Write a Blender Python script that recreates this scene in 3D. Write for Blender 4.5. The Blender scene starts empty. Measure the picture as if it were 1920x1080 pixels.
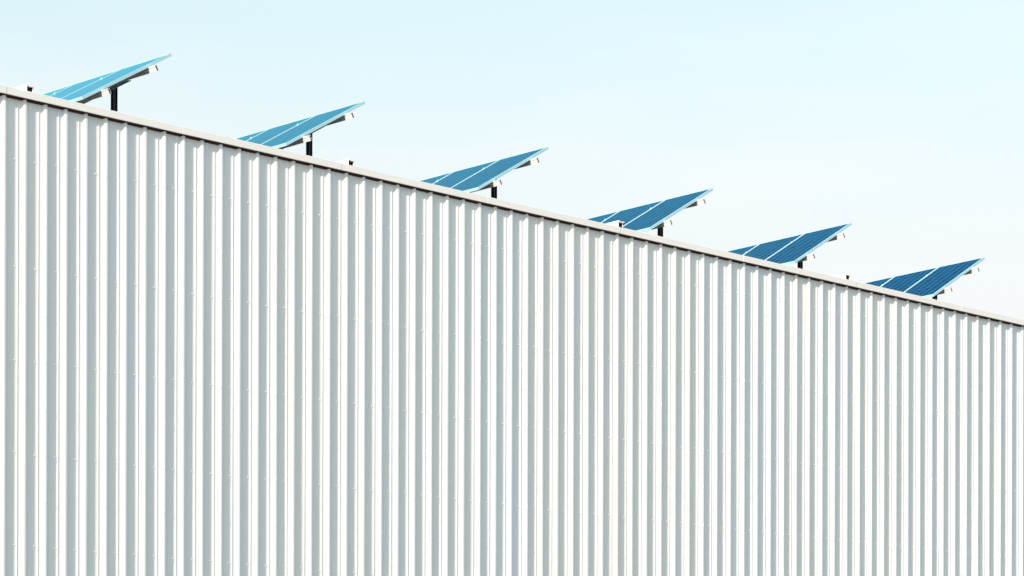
import bpy, bmesh, math, random
from mathutils import Vector, Matrix
random.seed(7)
scene = bpy.context.scene
COL = scene.collection
R = math.radians
GZ = 1.6                                   # eye height above the yard

# ------------------------------------------------------------------ camera
F_PX, YAW = 6672.9, 0.727046
cam_d = bpy.data.cameras.new('camera'); cam = bpy.data.objects.new('camera', cam_d); COL.objects.link(cam)
cam_d.sensor_width = 36.0; cam_d.lens = F_PX / 1920 * 36
cam_d.shift_x = 2.53 / 1920; cam_d.shift_y = 1021.0 / 1920
cam_d.clip_start = 0.1; cam_d.clip_end = 6000
cam.location = (0, -30.6503, GZ)
fw = Vector((math.cos(YAW), math.sin(YAW), 0)); up = Vector((0, 0, 1)); rt = fw.cross(up)
roll = 0.0024786                           # picture content turns clockwise -> camera turns the other way
rt2 = rt * math.cos(roll) + up * math.sin(roll); up2 = up * math.cos(roll) - rt * math.sin(roll)
m = Matrix((rt2, up2, -fw)).transposed()
cam.rotation_euler = m.to_euler()
scene.camera = cam

# ------------------------------------------------------------------ light
SUN = Vector((-5.03, -1.0, 1.65)).normalized()
EL = math.asin(SUN.z); AZ = math.atan2(SUN.x, SUN.y)
SKY_STRENGTH = 0.12; SUN_STRENGTH = 4.15; EXPOSURE = 0.95
w = bpy.data.worlds.new('World'); scene.world = w; w.use_nodes = True
nt = w.node_tree; nt.nodes.clear()
sky = nt.nodes.new('ShaderNodeTexSky'); sky.sky_type = 'NISHITA'; sky.sun_disc = False
sky.sun_elevation = EL; sky.sun_rotation = AZ
sky.altitude = 0; sky.air_density = 1.0; sky.dust_density = 2.0; sky.ozone_density = 1.0
hs = nt.nodes.new('ShaderNodeHueSaturation'); hs.inputs['Saturation'].default_value = 0.88
bg = nt.nodes.new('ShaderNodeBackground'); bg.inputs['Strength'].default_value = SKY_STRENGTH
ow = nt.nodes.new('ShaderNodeOutputWorld')
# thin high cloud wisps, laid out by sky direction
tcw = nt.nodes.new('ShaderNodeTexCoord'); mpw = nt.nodes.new('ShaderNodeMapping'); mpw.inputs['Scale'].default_value = (5, 5, 26)
nzw = nt.nodes.new('ShaderNodeTexNoise'); nzw.inputs['Scale'].default_value = 1.6; nzw.inputs['Detail'].default_value = 5
rpw = nt.nodes.new('ShaderNodeMapRange'); rpw.inputs['From Min'].default_value = .45; rpw.inputs['From Max'].default_value = .75
rpw.inputs['To Max'].default_value = 0.28
mxw = nt.nodes.new('ShaderNodeMix'); mxw.data_type = 'RGBA'; mxw.inputs[7].default_value = (4.45, 4.40, 4.40, 1)
L = nt.links.new
L(tcw.outputs['Generated'], mpw.inputs['Vector']); L(mpw.outputs[0], nzw.inputs['Vector']); L(nzw.outputs[0], rpw.inputs['Value'])
tn = nt.nodes.new('ShaderNodeMix'); tn.data_type = 'RGBA'; tn.blend_type = 'MULTIPLY'; tn.inputs[0].default_value = 1; tn.inputs[7].default_value = (1.0, 1.03, .91, 1)
L(sky.outputs[0], hs.inputs['Color']); L(hs.outputs[0], tn.inputs[6]); 
hz = nt.nodes.new('ShaderNodeMix'); hz.data_type = 'RGBA'; hz.inputs[0].default_value = .45; hz.inputs[7].default_value = (3.10, 3.95, 3.98, 1)   # thin even high haze
L(tn.outputs[2], hz.inputs[6]); 
# the haze is thickest and whitest low over the horizon
sxz = nt.nodes.new('ShaderNodeSeparateXYZ'); L(tcw.outputs['Generated'], sxz.inputs[0])
lo = nt.nodes.new('ShaderNodeMapRange'); lo.interpolation_type = 'SMOOTHSTEP'
lo.inputs['From Min'].default_value = .12; lo.inputs['From Max'].default_value = .27; lo.inputs['To Min'].default_value = .9; lo.inputs['To Max'].default_value = 0
L(sxz.outputs[2], lo.inputs['Value'])
wh = nt.nodes.new('ShaderNodeMix'); wh.data_type = 'RGBA'; wh.inputs[7].default_value = (4.10, 4.02, 4.08, 1)
L(lo.outputs[0], wh.inputs[0]); L(hz.outputs[2], wh.inputs[6]); L(wh.outputs[2], mxw.inputs[6]); L(rpw.outputs[0], mxw.inputs[0])
L(mxw.outputs[2], bg.inputs['Color']); L(bg.outputs[0], ow.inputs['Surface'])
sd = bpy.data.lights.new('sun', 'SUN'); sd.energy = SUN_STRENGTH; sd.angle = R(0.5); sd.color = (1.0, 0.90, 0.785)
so = bpy.data.objects.new('sun', sd); COL.objects.link(so); so.location = SUN * 100
so.rotation_euler = SUN.to_track_quat('Z', 'Y').to_euler()
scene.view_settings.view_transform = 'Standard'; scene.view_settings.look = 'None'
scene.view_settings.exposure = EXPOSURE; scene.view_settings.gamma = 1.0; scene.view_settings.use_curve_mapping = False

# ------------------------------------------------------------------ helpers
def tag(o, label=None, cat=None, group=None, kind=None):
    for k, v in (('label', label), ('category', cat), ('group', group), ('kind', kind)):
        if v: o[k] = v
    return o
def empty(name, loc):
    o = bpy.data.objects.new(name, None); COL.objects.link(o); o.location = loc; o.empty_display_size = .3; return o
class MB:
    def __init__(s): s.v = []; s.f = []; s.m = []
    def quad(s, pts, mi=0):
        n = len(s.v); s.v += [tuple(p) for p in pts]; s.f.append(tuple(range(n, n + len(pts)))); s.m.append(mi)
    def box(s, a, b, M=None, mi=0):
        x0, y0, z0 = a; x1, y1, z1 = b
        P = [Vector(p) for p in ((x0,y0,z0),(x1,y0,z0),(x1,y1,z0),(x0,y1,z0),(x0,y0,z1),(x1,y0,z1),(x1,y1,z1),(x0,y1,z1))]
        if M: P = [M @ p for p in P]
        n = len(s.v); s.v += [tuple(p) for p in P]
        for f in ((3,2,1,0),(4,5,6,7),(0,1,5,4),(1,2,6,5),(2,3,7,6),(3,0,4,7)):
            s.f.append(tuple(n + i for i in f)); s.m.append(mi)
    def prism(s, poly, a, b, fn, mi=0, cap=True):        # poly: 2D points; fn(u, v, t) -> 3D, swept t=a..b
        n = len(s.v); k = len(poly)
        s.v += [tuple(fn(p[0], p[1], a)) for p in poly] + [tuple(fn(p[0], p[1], b)) for p in poly]
        for i in range(k):
            j = (i + 1) % k; s.f.append((n + i, n + j, n + k + j, n + k + i)); s.m.append(mi)
        if cap: s.f.append(tuple(n + i for i in reversed(range(k)))); s.f.append(tuple(n + k + i for i in range(k))); s.m += [mi, mi]
    def build(s, name, mats, parent=None, bevel=0, loc=None, recalc=True):
        me = bpy.data.meshes.new(name); me.from_pydata(s.v, [], s.f)
        for mt in (mats if isinstance(mats, (list, tuple)) else [mats]): me.materials.append(mt)
        me.polygons.foreach_set('material_index', s.m)
        bm = bmesh.new(); bm.from_mesh(me); (bmesh.ops.recalc_face_normals(bm, faces=bm.faces) if recalc else None)
        if bevel: bmesh.ops.bevel(bm, geom=bm.edges[:], offset=bevel, segments=2, affect='EDGES', clamp_overlap=True)
        bm.to_mesh(me); bm.free(); me.update()
        o = bpy.data.objects.new(name, me); COL.objects.link(o)
        if parent: o.parent = parent
        if loc: o.location = loc
        return o

def mat(name, color, rough=.5, metal=0, spec=.5, noise=None, bump=None, coat=0):
    mt = bpy.data.materials.new(name); mt.use_nodes = True; n = mt.node_tree; b = n.nodes['Principled BSDF']
    b.inputs['Base Color'].default_value = (*color, 1); b.inputs['Roughness'].default_value = rough
    b.inputs['Metallic'].default_value = metal; b.inputs['Specular IOR Level'].default_value = spec
    b.inputs['Coat Weight'].default_value = coat
    tc = n.nodes.new('ShaderNodeTexCoord')
    if noise:                                  # (scale vec, amount, second colour)
        sc, amt, c2 = noise
        mp = n.nodes.new('ShaderNodeMapping'); mp.inputs['Scale'].default_value = sc
        nz = n.nodes.new('ShaderNodeTexNoise'); nz.inputs['Scale'].default_value = 1; nz.inputs['Detail'].default_value = 6; nz.inputs['Roughness'].default_value = .6
        rp = n.nodes.new('ShaderNodeMapRange'); rp.inputs['From Min'].default_value = .35; rp.inputs['From Max'].default_value = .75; rp.inputs['To Max'].default_value = amt
        mx = n.nodes.new('ShaderNodeMix'); mx.data_type = 'RGBA'; mx.inputs[6].default_value = (*color, 1); mx.inputs[7].default_value = (*c2, 1)
        n.links.new(tc.outputs['Object'], mp.inputs[0]); n.links.new(mp.outputs[0], nz.inputs['Vector']); n.links.new(nz.outputs[0], rp.inputs['Value'])
        n.links.new(rp.outputs[0], mx.inputs[0]); n.links.new(mx.outputs[2], b.inputs['Base Color'])
    if bump:
        nb = n.nodes.new('ShaderNodeTexNoise'); nb.inputs['Scale'].default_value = bump[0]; nb.inputs['Detail'].default_value = 4
        bp = n.nodes.new('ShaderNodeBump'); bp.inputs['Strength'].default_value = bump[1]; bp.inputs['Distance'].default_value = bump[2]
        n.links.new(tc.outputs['Object'], nb.inputs['Vector']); n.links.new(nb.outputs[0], bp.inputs['Height']); n.links.new(bp.outputs[0], b.inputs['Normal'])
    return mt

M_WALL = mat('white_painted_steel', (.875, .875, .855), rough=.38, spec=.5, noise=((9, 9, .35), .35, (.835, .835, .81)))
M_COPE = mat('coping_paint', (.89, .86, .83), rough=.5, spec=.4, noise=((1.5, 6, 8), .5, (.85, .82, .79)))
M_SHADE = mat('brown_shade', (.12, .058, .042), rough=.8, spec=.2)  # brown stands for the deep shade under the coping, put into the colour
M_SCREW = mat('screw_paint', (.82, .82, .8), rough=.3, spec=.6)
M_ALU = mat('aluminium', (.46, .70, .78), rough=.42, metal=.3, noise=((6, 6, 6), .4, (.41, .64, .72)))
M_RAIL = mat('rail_aluminium', (.76, .77, .77), rough=.45, metal=.4, noise=((8, 2, 8), .4, (.5, .52, .52)))
M_GALV = mat('galvanised_steel', (.055, .075, .10), rough=.45, metal=.6, noise=((30, 30, 30), .8, (.12, .17, .22)))
M_POST = mat('dark_post_steel', (.010, .014, .022), rough=.5, metal=.3, noise=((25, 25, 12), .6, (.03, .04, .055)))
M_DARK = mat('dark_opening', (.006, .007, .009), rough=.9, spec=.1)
M_BACK = mat('white_backsheet', (.55, .56, .57), rough=.6)
M_ROOF = mat('roof_membrane', (.07, .07, .07), rough=.9, spec=.2, noise=((.6, .6, .6), .6, (.05, .05, .05)), bump=(40, .3, .01))
M_GROUND = mat('yard_asphalt', (.14, .17, .20), rough=.95, spec=.2, noise=((.35, .35, .35), .8, (.10, .12, .145)), bump=(25, .6, .03))
M_DUCT = mat('duct_white', (.80, .79, .77), rough=.45)

def sheet_tone(mt):                        # each cladding sheet (three ribs wide) comes from a slightly different paint batch
    n = mt.node_tree; b = n.nodes['Principled BSDF']; l = n.links.new
    src = b.inputs['Base Color'].links[0].from_socket
    tc = n.nodes.new('ShaderNodeTexCoord'); sx = n.nodes.new('ShaderNodeSeparateXYZ'); l(tc.outputs['Object'], sx.inputs[0])
    dv = n.nodes.new('ShaderNodeMath'); dv.operation = 'DIVIDE'; dv.inputs[1].default_value = .9144; l(sx.outputs[0], dv.inputs[0])
    fl = n.nodes.new('ShaderNodeMath'); fl.operation = 'FLOOR'; l(dv.outputs[0], fl.inputs[0])
    wn = n.nodes.new('ShaderNodeTexWhiteNoise'); wn.noise_dimensions = '1D'; l(fl.outputs[0], wn.inputs['W'])
    mx = n.nodes.new('ShaderNodeMix'); mx.data_type = 'RGBA'; mx.blend_type = 'MULTIPLY'; l(src, mx.inputs[6])
    tint = n.nodes.new('ShaderNodeMix'); tint.data_type = 'RGBA'; tint.inputs[6].default_value = (1.0, .99, .975, 1); tint.inputs[7].default_value = (.95, .975, 1.0, 1)
    l(wn.outputs['Value'], tint.inputs[0]); mx.inputs[0].default_value = 1; l(tint.outputs[2], mx.inputs[7]); l(mx.outputs[2], b.inputs['Base Color'])
sheet_tone(M_WALL)

def glass_mat():
    mt = bpy.data.materials.new('solar_cells_under_glass'); mt.use_nodes = True; n = mt.node_tree; b = n.nodes['Principled BSDF']; l = n.links.new
    uv = n.nodes.new('ShaderNodeUVMap'); sp = n.nodes.new('ShaderNodeSeparateXYZ'); l(uv.outputs[0], sp.inputs[0])
    def math_(op, a, b_=None, c=None):
        q = n.nodes.new('ShaderNodeMath'); q.operation = op
        for i, x in enumerate((a, b_, c)):
            if x is None: continue
            if isinstance(x, (int, float)): q.inputs[i].default_value = x
            else: l(x, q.inputs[i])
        return q.outputs[0]
    # uv is in cells: u 0..6 across, v 0..10 along
    def gap(x, wd):
        fr = math_('FRACT', x); d = math_('ABSOLUTE', math_('SUBTRACT', fr, .5)); return math_('GREATER_THAN', d, .5 - wd)
    gu = gap(sp.outputs[0], .032); gv = gap(sp.outputs[1], .014)
    g = math_('MAXIMUM', gu, gv)
    # busbars run along the module
    bb = math_('FRACT', math_('MULTIPLY', sp.outputs[0], 3.0)); bb = math_('GREATER_THAN', math_('ABSOLUTE', math_('SUBTRACT', bb, .0)), .965)
    vo = n.nodes.new('ShaderNodeTexVoronoi'); vo.inputs['Scale'].default_value = 7; l(uv.outputs[0], vo.inputs['Vector'])
    cell = n.nodes.new('ShaderNodeTexWhiteNoise'); cell.noise_dimensions = '2D'
    fl = n.nodes.new('ShaderNodeVectorMath'); fl.operation = 'FLOOR'; l(uv.outputs[0], fl.inputs[0]); l(fl.outputs[0], cell.inputs['Vector'])
    sh = n.nodes.new('ShaderNodeSeparateColor'); l(vo.outputs['Color'], sh.inputs[0])
    val = math_('ADD', math_('MULTIPLY', sh.outputs[0], .45), math_('MULTIPLY', cell.outputs[0], .55))
    mx = n.nodes.new('ShaderNodeMix'); mx.data_type = 'RGBA'; l(val, mx.inputs[0])
    mx.inputs[6].default_value = (.0005, .004, .03, 1); mx.inputs[7].default_value = (.0008, .023, .125, 1)
    m2 = n.nodes.new('ShaderNodeMix'); m2.data_type = 'RGBA'; l(math_('MULTIPLY', bb, .35), m2.inputs[0]); l(mx.outputs[2], m2.inputs[6]); m2.inputs[7].default_value = (.02, .14, .26, 1)
    m3 = n.nodes.new('ShaderNodeMix'); m3.data_type = 'RGBA'; l(math_('MULTIPLY', g, .85), m3.inputs[0]); l(m2.outputs[2], m3.inputs[6]); m3.inputs[7].default_value = (.03, .27, .42, 1)
    # dusty cells under anti-reflection glass: dull blue layer below, bluish mirror above
    n.nodes.remove(b); df = n.nodes.new('ShaderNodeBsdfDiffuse'); l(m3.outputs[2], df.inputs[0])
    gl = n.nodes.new('ShaderNodeBsdfGlossy'); gl.inputs['Color'].default_value = (.25, .73, .89, 1); gl.inputs['Roughness'].default_value = .10
    fr = n.nodes.new('ShaderNodeFresnel'); fr.inputs[0].default_value = 1.45
    fac = math_('MINIMUM', math_('MULTIPLY', math_('POWER', fr.outputs[0], 2.4), 2.5), 1.0)
    ms = n.nodes.new('ShaderNodeMixShader'); l(fac, ms.inputs[0]); l(df.outputs[0], ms.inputs[1]); l(gl.outputs[0], ms.inputs[2])
    l(ms.outputs[0], n.nodes['Material Output'].inputs['Surface'])
    return mt
M_GLASS = glass_mat()

# ------------------------------------------------------------------ ground
g = MB(); g.quad([(-900, -900, 0), (1500, -900, 0), (1500, 1500, 0), (-900, 1500, 0)]); go = g.build('ground', M_GROUND); tag(go, kind='structure')

# ------------------------------------------------------------------ building
P = .3048; DL = .0318; X0 = 25.9325; CZ = 8.23134 + GZ; CS = .0186095; CH = .082; COH = .042
RX0, RX1 = -34, 110                       # rib numbers at the two ends of the wall
CORR_K = [0, 1, 2, 3, 4, 5, 6, 16, 17, 19, 22, 25, 28, 31, 34, 37, 40, 43, 46, 53, 58, 63, 66]
CORR_R = [-2.6, -1.8, -1.8, -.5, .1, 0, .7, 4.0, 3.3, 2.1, 1.5, 1.6, .6, .8, -.1, -1.8, -2.9, -2.9, -2.4, .4, .5, 1.3, .6]
def rib_x(k):
    e = 0
    if CORR_K[0] <= k <= CORR_K[-1]:
        for i in range(len(CORR_K) - 1):
            if CORR_K[i] <= k <= CORR_K[i + 1]:
                t = (k - CORR_K[i]) / (CORR_K[i + 1] - CORR_K[i]); e = CORR_R[i] * (1 - t) + CORR_R[i + 1] * t; break
    return X0 + P * k - e * .4 / (128 - .95 * max(0, k))
def top_z(x): return CZ - CS * (x - X0)
bld = empty('warehouse', (X0 + P * RX0, 0, 0))
tag(bld, 'long white ribbed metal wall of a flat-roofed warehouse with a pale coping', 'building')
bl = Vector(bld.location)
def local(o): o.location = Vector(o.location) - bl; return o

def pan_wave(k, z, s):                     # oil canning of the thin sheet, fractions of a millimetre
    return .0004 * math.sin(1.3 * z + 2.7 * k + 1.9 * math.sin(k * 1.7)) * math.sin(math.pi * (s - .09) / .73) + .0003 * math.sin(.63 * z + 5.1 * k)
PROF = [(.0, 0), (.008, .0012), (.082, DL - .0008), (.09, DL), (.255, DL), (.268, DL - .0044), (.292, DL - .0044), (.305, DL), (.46, DL),
        (.625, DL), (.638, DL - .0044), (.662, DL - .0044), (.675, DL), (.82, DL), (.828, DL - .0008), (.902, .0012), (.91, 0)]
DENTS = [(53, 6.35, .28, .006), (62, 5.6, .9, .005), (29, 8.3, .5, .004), (14, 5.0, .6, .0025), (40, 4.2, .7, .003)]
def dent(k, z, s):
    return sum(a * math.exp(-((z - zc) / sg) ** 2) * max(0, math.sin(math.pi * (s - .09) / .73)) for (kk, zc, sg, a) in DENTS if kk == k)
NZ = 90
wb = MB(); cols = []
for k in range(RX0, RX1):
    xa, xb = rib_x(k), rib_x(k + 1)
    for s, d in PROF: cols.append((k, s, xa + (xb - xa) * s, d))
nc = len(cols)
for j in range(NZ + 1):
    for (k, s, x, d) in cols:
        z = (top_z(x) - .012) * j / NZ
        wob = .0004 * math.sin(1.1 * z + 3.3 * k) if (s < .1 or s > .81) else 0
        dd = d + (pan_wave(k, z, s) + dent(k, z, s) if .09 <= s <= .82 else 0)
        if k % 3 == 2 and s < .06: dd -= .0012
        wb.v.append((x + wob, dd, z))
for j in range(NZ):
    for i in range(nc - 1):
        a = j * nc + i; wb.f.append((a, a + 1, a + nc + 1, a + nc)); wb.m.append(0)
wall = wb.build('ribbed_wall', M_WALL, bld); local(wall)
XL, XR = cols[0][2], cols[-1][2]; DEPTH = 24.0; RS = -.0742     # the roof falls away to the back

# painted shade: dark brown strip for the deep corner under the coping, follows the ribs
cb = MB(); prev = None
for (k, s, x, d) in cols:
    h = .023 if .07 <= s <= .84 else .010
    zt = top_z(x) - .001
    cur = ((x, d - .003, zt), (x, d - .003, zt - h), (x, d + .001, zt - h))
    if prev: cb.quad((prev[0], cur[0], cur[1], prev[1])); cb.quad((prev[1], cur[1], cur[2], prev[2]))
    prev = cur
shd = cb.build('shade_strip', M_SHADE, bld); local(shd)

# coping: folded sections with a joint about every 2.67 m
SEAM0, SEAMP = -.01734, 2.66919
n0 = math.floor((XL - X0 - SEAM0) / SEAMP)
for i in range(n0, 60):
    xa = max(XL - .05, X0 + SEAM0 + SEAMP * i + .003); xb = min(XR + .05, X0 + SEAM0 + SEAMP * (i + 1) - .003)
    if xb <= xa: continue
    lap = -.0015 if i % 2 else 0
    c = MB(); y0 = -COH + lap
    prof = [(y0, 0), (y0 + .002, -.003), (y0 + .012, -.003), (y0 + .012, .004), (y0 + .004, .006), (y0 + .004, CH - .006), (.20, CH - .03), (.20, CH - .024), (y0 + .003, CH), (y0, CH - .003)]
    c.prism(prof, xa, xb, lambda u, v, t: (t, u, top_z(t) + v))
    co = c.build('coping', M_COPE, bld); local(co)
    c = MB(); c.box((xa - .003, y0 + .013, 0), (xb + .003, .19, 0.0))
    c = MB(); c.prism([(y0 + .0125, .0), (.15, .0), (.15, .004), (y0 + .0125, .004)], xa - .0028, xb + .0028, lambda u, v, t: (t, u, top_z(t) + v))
    co = c.build('soffit', M_SHADE, bld); local(co)  # underside of the coping, its shade painted in as brown

rb = MB()
def roof_z(x, y): return top_z(x) + CH - .06 + RS * max(0, y - .15)
rb.quad([(XL, .15, roof_z(XL, 0)), (XR, .15, roof_z(XR, 0)), (XR, DEPTH, roof_z(XR, DEPTH)), (XL, DEPTH, roof_z(XL, DEPTH))])
local(rb.build('roof', M_ROOF, bld))
def plain_wall(name, a, b):
    q = MB(); n = int((Vector(b) - Vector(a)).length / P); d = (Vector(b) - Vector(a)) / n; nn = Vector((d.y, -d.x, 0)).normalized() * DL
    pv = None
    for i in range(n):
        for s, o in ((0, 1), (.09, 0), (.82, 0), (.91, 1)):
            p = Vector(a) + d * (i + s) + nn * o; cur = p
            if pv: q.quad([(pv.x, pv.y, 0), (cur.x, cur.y, 0), (cur.x, cur.y, roof_z(cur.x, cur.y) + .03), (pv.x, pv.y, roof_z(pv.x, pv.y) + .03)])
            pv = cur
    local(q.build(name, M_WALL, bld))
plain_wall('side_wall', (XL, DEPTH, 0), (XL, DL, 0)); plain_wall('side_wall', (XR, DL, 0), (XR, DEPTH, 0)); plain_wall('rear_wall', (XR, DEPTH, 0), (XL, DEPTH, 0))

# screws: one row on every girt, lap screws twice as close on every third rib
def screw_geo(mb, c):
    for (r0, r1, y0, y1, n) in ((.0095, .0085, .0, .003, 10), (.0055, .005, .003, .009, 6)):
        k = len(mb.v)
        for (r, y) in ((r0, y0), (r1, y1)):
            for i in range(n): a = 2 * math.pi * i / n; mb.v.append((c[0] + r * math.cos(a), c[1] - y, c[2] + r * math.sin(a)))
        for i in range(n): j = (i + 1) % n; mb.f.append((k + i, k + j, k + n + j, k + n + i)); mb.m.append(0)
        mb.f.append(tuple(k + n + i for i in range(n))); mb.m.append(0)
ROWS = [7.53984, 6.33537, 5.28815, 4.24404, 3.20640, 2.164, 1.12, .08, -.96]
ROWS = [z + GZ for z in ROWS]
STI = [ROWS[0], ROWS[1] + .52] + [ROWS[1] - .5215 * i for i in range(14)]
sp = []
for k in range(RX0, RX1 - 1):
    xa, xb = rib_x(k), rib_x(k + 1)
    for r in ROWS:
        x = xa + (xb - xa) * (.475 + random.uniform(-.012, .012)); z = r + random.uniform(-.008, .008)
        if z < top_z(x) - .15: sp.append((x, DL - .0005, z))
    if k % 3 == 2:
        x = xa - .045 * P
        for z in STI:
            z += random.uniform(-.01, .01)
            if z < top_z(x) - .15: sp.append((x + random.uniform(-.003, .003), -.001, z))
def pix(p):
    X, Y, Z = p[0], p[1] + 30.6503, p[2] - GZ
    f_ = X * math.cos(YAW) + Y * math.sin(YAW); r_ = X * math.sin(YAW) - Y * math.cos(YAW)
    return 957.5 + F_PX * r_ / f_, 1561 - F_PX * Z / f_, f_
seen = sorted([(pix(p)[2], p) for p in sp if 2 < pix(p)[0] < 1918 and 2 < pix(p)[1] < 1078])
one = set(p for _, p in seen[:100])
smb = MB(); screw_geo(smb, (0, 0, 0)); first = None
for p in sp:
    if p not in one: continue
    if first is None: first = smb.build('screw', M_SCREW, bld); o = first
    else: o = first.copy(); COL.objects.link(o); o.parent = bld
    o.location = Vector(p) - bl
rest = MB()
for p in sp:
    if p not in one and p[0] > 18: screw_geo(rest, p)
ro = local(rest.build('screw', M_SCREW, bld)); tag(ro, kind='stuff')
hk = 26; hx = rib_x(hk) + (rib_x(hk + 1) - rib_x(hk)) * .155      # one empty screw hole
hb = MB(); zc = 0; hz = 0
for zt in [8.9]:
    pass
hz = GZ + (1561 - 465.4) / F_PX * pix((hx, DL, 5))[2]
hn = 10; hb.quad([(hx + .007 * math.cos(a * math.tau / hn), DL - .0022, hz + .007 * math.sin(a * math.tau / hn)) for a in range(hn)])
local(hb.build('screw_hole', M_DARK, bld))

# ------------------------------------------------------------------ solar arrays
TILT = R(27.4218); U = Vector((0, .99725627, -.07402659)); V = Vector((-.8876404, -.034092, -.45927361)); N = Vector((-.4605372, .06570899, .88520496))
TIPS = [(32.31203, 10.34519), (36.01314, 10.28493), (39.93936, 10.21616), (43.88204, 10.14028), (47.54903, 10.06962), (51.43712, 9.97930)]
TY = 4.17025; MW, ML = .94742, 1.82099; LIP = .022; FH = .04; NM = 4
# local frame: origin = array's post foot; geometry is written from the tip with a (down the slope), b (into the row), c (below the glass)
DXP, DYP = -.20, .85
ZT = 2.30                                  # tip above the post foot
def AP(a, b, c): return Vector((0, 0, 0)) + V * a + U * b - N * c + Vector((-DXP, -DYP, ZT))
def abox(mb, a0, a1, b0, b1, c0, c1, mi=0):
    pts = [AP(a, b, c) for c in (c0, c1) for (a, b) in ((a0, b0), (a1, b0), (a1, b1), (a0, b1))]
    n = len(mb.v); mb.v += [tuple(p) for p in pts]
    for f in ((0, 1, 2, 3), (7, 6, 5, 4), (0, 4, 5, 1), (1, 5, 6, 2), (2, 6, 7, 3), (3, 7, 4, 0)): mb.f.append(tuple(n + i for i in f)); mb.m.append(mi)

def children(o): return [c for c in bpy.data.objects if c.parent == o]
def copy_tree(o, parent=None):
    c = o.copy(); COL.objects.link(c); c.parent = parent
    for ch in children(o): copy_tree(ch, c)
    return c

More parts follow.
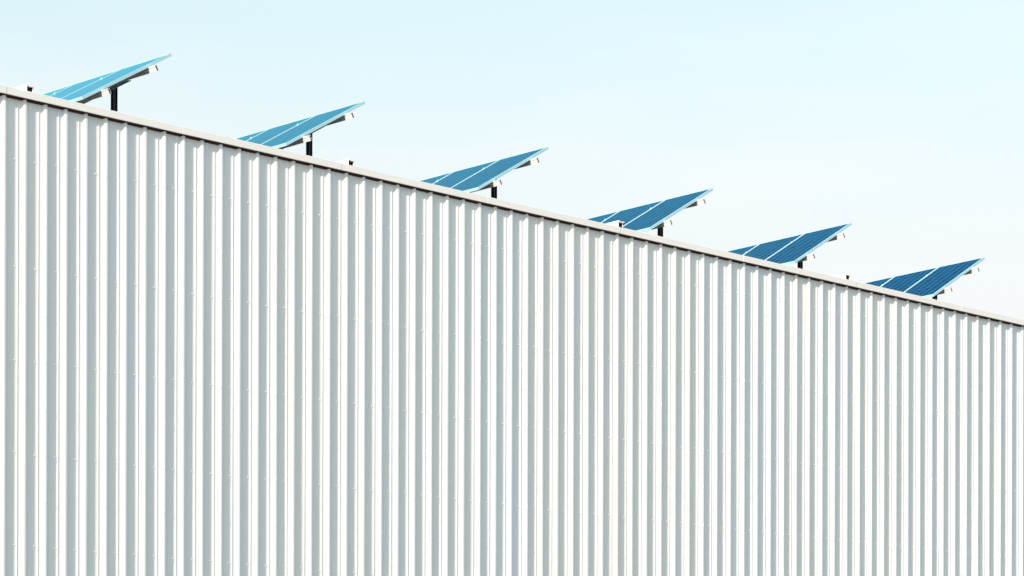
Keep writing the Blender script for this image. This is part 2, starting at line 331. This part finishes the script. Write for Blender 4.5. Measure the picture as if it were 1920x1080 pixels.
def make_array():
    root = empty('solar_array', (0, 0, 0))
    for i in range(NM):
        b0 = i * MW + .004; b1 = (i + 1) * MW - .004
        f = MB()                                        # frame: four lipped bars, mitred look
        abox(f, 0, LIP, b0, b1, 0, FH); abox(f, ML - LIP, ML, b0, b1, 0, FH)
        abox(f, LIP, ML - LIP, b0, b0 + LIP, .0006, FH); abox(f, LIP, ML - LIP, b1 - LIP, b1, .0006, FH)
        fo = f.build('solar_panel', M_ALU, root)
        gm = MB(); q = [AP(LIP, b1 - LIP, .004), AP(ML - LIP, b1 - LIP, .004), AP(ML - LIP, b0 + LIP, .004), AP(LIP, b0 + LIP, .004)]
        if (q[1] - q[0]).cross(q[3] - q[0]).dot(N) < 0: q = [q[0], q[3], q[2], q[1]]; uvq = ((5.94, .06), (.06, .06), (.06, 9.94), (5.94, 9.94))
        else: uvq = ((5.94, .06), (5.94, 9.94), (.06, 9.94), (.06, .06))
        gm.quad(q); go_ = gm.build('cell_glass', M_GLASS, fo, recalc=False)
        me = go_.data; uvl = me.uv_layers.new(name='UVMap')
        for li, lp in enumerate(me.loops):
            co = me.vertices[lp.vertex_index].co
            j = min(range(4), key=lambda t: (q[t] - co).length)
            uvl.data[li].uv = uvq[j]
        bk = MB(); abox(bk, LIP, ML - LIP, b0 + LIP, b1 - LIP, .006, .010); bk.build('backsheet', M_BACK, fo)
    LEN = NM * MW
    for a in (.47, 1.44):                               # extruded rails with side grooves, sticking out past the last panel
        r = MB(); w_ = .020; c0 = FH + .001; c1 = FH + .078
        prof = [(-w_, c0), (w_, c0), (w_, c0 + .018), (w_ - .006, c0 + .022), (w_ - .006, c0 + .034), (w_, c0 + .038), (w_, c0 + .056), (w_ - .005, c0 + .060), (w_, c0 + .064), (w_, c1),
                (-w_, c1), (-w_, c0 + .064), (-w_ + .005, c0 + .060), (-w_, c0 + .056), (-w_, c0 + .038), (-w_ + .006, c0 + .034), (-w_ + .006, c0 + .022), (-w_, c0 + .018)]
        r.prism(prof, -.115, LEN + .12, lambda u, v, t, a=a: AP(a + u, t, v)); ra = r.build('rail', M_RAIL, root)
        e = MB()                                        # hollow chambers in the end of the rail
        for (q0, q1, s_) in ((.006, .020, .012), (.026, .050, .010), (.058, .072, .013)):
            abox(e, a - s_, a + s_, -.1165, -.1150, c0 + q0, c0 + q1)
        e.build('rail_opening', M_DARK, ra)
    for b in (DYP, LEN - DYP):                          # galvanised channel under the rails and its post
        c0 = FH + .079; bm_ = MB()
        abox(bm_, .08, 1.78, b - .004, b + .0, c0, c0 + .062); abox(bm_, .08, 1.78, b - .040, b - .004, c0, c0 + .004); abox(bm_, .08, 1.78, b - .040, b - .004, c0 + .058, c0 + .062)
        abox(bm_, .08, 1.78, b - .040, b - .037, c0 + .004, c0 + .014); abox(bm_, .08, 1.78, b - .040, b - .037, c0 + .048, c0 + .058)
        be = bm_.build('cross_beam', M_GALV, root)
        for a in (.12, .31, .60, 1.25, 1.7):
            bo = MB(); abox(bo, a - .008, a + .008, b - .010, b - .0045, c0 + .024, c0 + .040); bo.build('bolt', M_ALU, be)
        pc = AP(0, b, 0); px_, py_ = 0, pc.y
        ps = MB(); aa = (0 - AP(0, b, c0).x) / V.x; zt = AP(aa, b, c0 + .03).z; hw = .036; zb = -.1 + (py_ * -.0742)
        yb = py_ + .042
        ps.box((-hw, yb - hw * .6, zb), (-hw + .006, yb + hw, zt)); ps.box((hw - .006, yb - hw * .6, zb), (hw, yb + hw, zt)); ps.box((-hw + .006, yb - .003, zb), (hw - .006, yb + .003, zt))
        po = ps.build('post', M_POST, root)
        bp_ = MB(); bp_.box((-.12, yb - .12, zb - .01), (.12, yb + .12, zb + .02)); bp_.build('base_plate', M_GALV, po)
        continue
        gs = MB(); gs.prism([(-.075, 0), (.085, 0), (.06, -.13), (-.05, -.13)], yb - .031, yb - .025, lambda u, v, t, zt=zt: (u, t, zt + v + .0)); gs.build('gusset', M_GALV, po)
    for i in range(1, NM + 1):
        for a in (.44, 1.44):
            cl = MB(); b = i * MW
            b0_, b1_ = (b - .018, b + .018) if 0 < i < NM else ((b - .016, b + .014) if i == 0 else (b - .014, b + .016))
            abox(cl, a - .025, a + .025, b0_, b1_, -.005, .0); abox(cl, a - .007, a + .007, b - .007, b + .007, -.016, -.005)
            cl.build('clamp', M_ALU, root)
    return root

arr = make_array()
LABELS = ['solar array at the far left of the row, its glass almost edge-on and pale blue',
          'second solar array from the left, between the wall top\'s first and second white duct ends',
          'third solar array from the left, mid blue, standing right of the second duct end',
          'fourth solar array from the left, with a white duct end in front of its panels',
          'fifth solar array from the left, dark blue, just left of the last white duct end',
          'rightmost solar array, dark blue, the lowest and farthest of the row']
def place(o, x, z, label):
    o.location = (x + DXP, TY + DYP, z + GZ - ZT)
    tag(o, label, 'solar panels', 'tilted solar arrays in a row on the warehouse roof')
for i, (x, z) in enumerate(TIPS):
    o = arr if i == 0 else copy_tree(arr)
    place(o, x, z, LABELS[i])
o = copy_tree(arr); place(o, TIPS[0][0] - 3.90, TIPS[0][1] + .07, 'solar array standing left of all the others, outside the left edge of the photo')

# ------------------------------------------------------------------ white duct ends behind the coping
DY0 = .35
def make_duct():
    root = empty('roof_duct', (0, 0, 0))
    def fn(u, v, t): return (u, t, v + RS * t)
    d = MB(); w_, h = .040, .245
    out = [(-w_ - .012, 0), (-w_ - .012, h), (w_ + .012, h), (w_ + .012, 0), (w_, 0), (w_, h - .010), (-w_, h - .010), (-w_, 0)]
    # shell as three walls so that the end stays open
    d.prism([(-w_ - .01, 0), (-w_ - .01, h), (-w_, h), (-w_, 0)], 0, 3.2, fn); d.prism([(w_, 0), (w_, h), (w_ + .01, h), (w_ + .01, 0)], 0, 3.2, fn)
    d.build('duct_body', M_DUCT, root)
    c = MB(); c.prism([(-w_ - .018, h + .001), (-w_ - .014, h + .016), (0, h + .004), (w_ + .014, h + .016), (w_ + .018, h + .001), (0, h - .013)], -.02, 3.2, fn); c.build('duct_lid', M_DUCT, root)
    k = MB(); k.prism([(-w_ + .001, .0), (-w_ + .001, h - .002), (0, h - .016), (w_ - .001, h - .002), (w_ - .001, .0)], .004, .03, fn); k.build('duct_shade_plug', M_DARK, root)  # dark plug painting the shade inside the open end
    f = MB(); f.prism([(-.13, 0), (-.13, .012), (-.065, .035), (-.0605, .035), (-.0605, 0)], -.03, 3.2, fn); f.prism([(.13, 0), (.13, .012), (.065, .035), (.0605, .035), (.0605, 0)], -.03, 3.2, fn)
    f.build('duct_flange', M_DUCT, root)
    return root
duct = make_duct()
DL_ = ['white roof duct with a dark open end, left of the leftmost solar array',
       'white roof duct with a dark open end, between the second and third solar arrays',
       'white roof duct with a dark open end, in front of the fourth solar array',
       'white roof duct with a dark open end, between the fifth and sixth solar arrays']
# position of the lower middle of each opening
for i, (x, lift) in enumerate(((26.59, .0), (31.82, .0), (37.06, .008), (42.25, .005))):
    o = duct if i == 0 else copy_tree(duct)
    o.location = (x, DY0, top_z(x) + CH - .075 + lift)
    tag(o, DL_[i], 'roof duct', 'white roof ducts behind the coping')
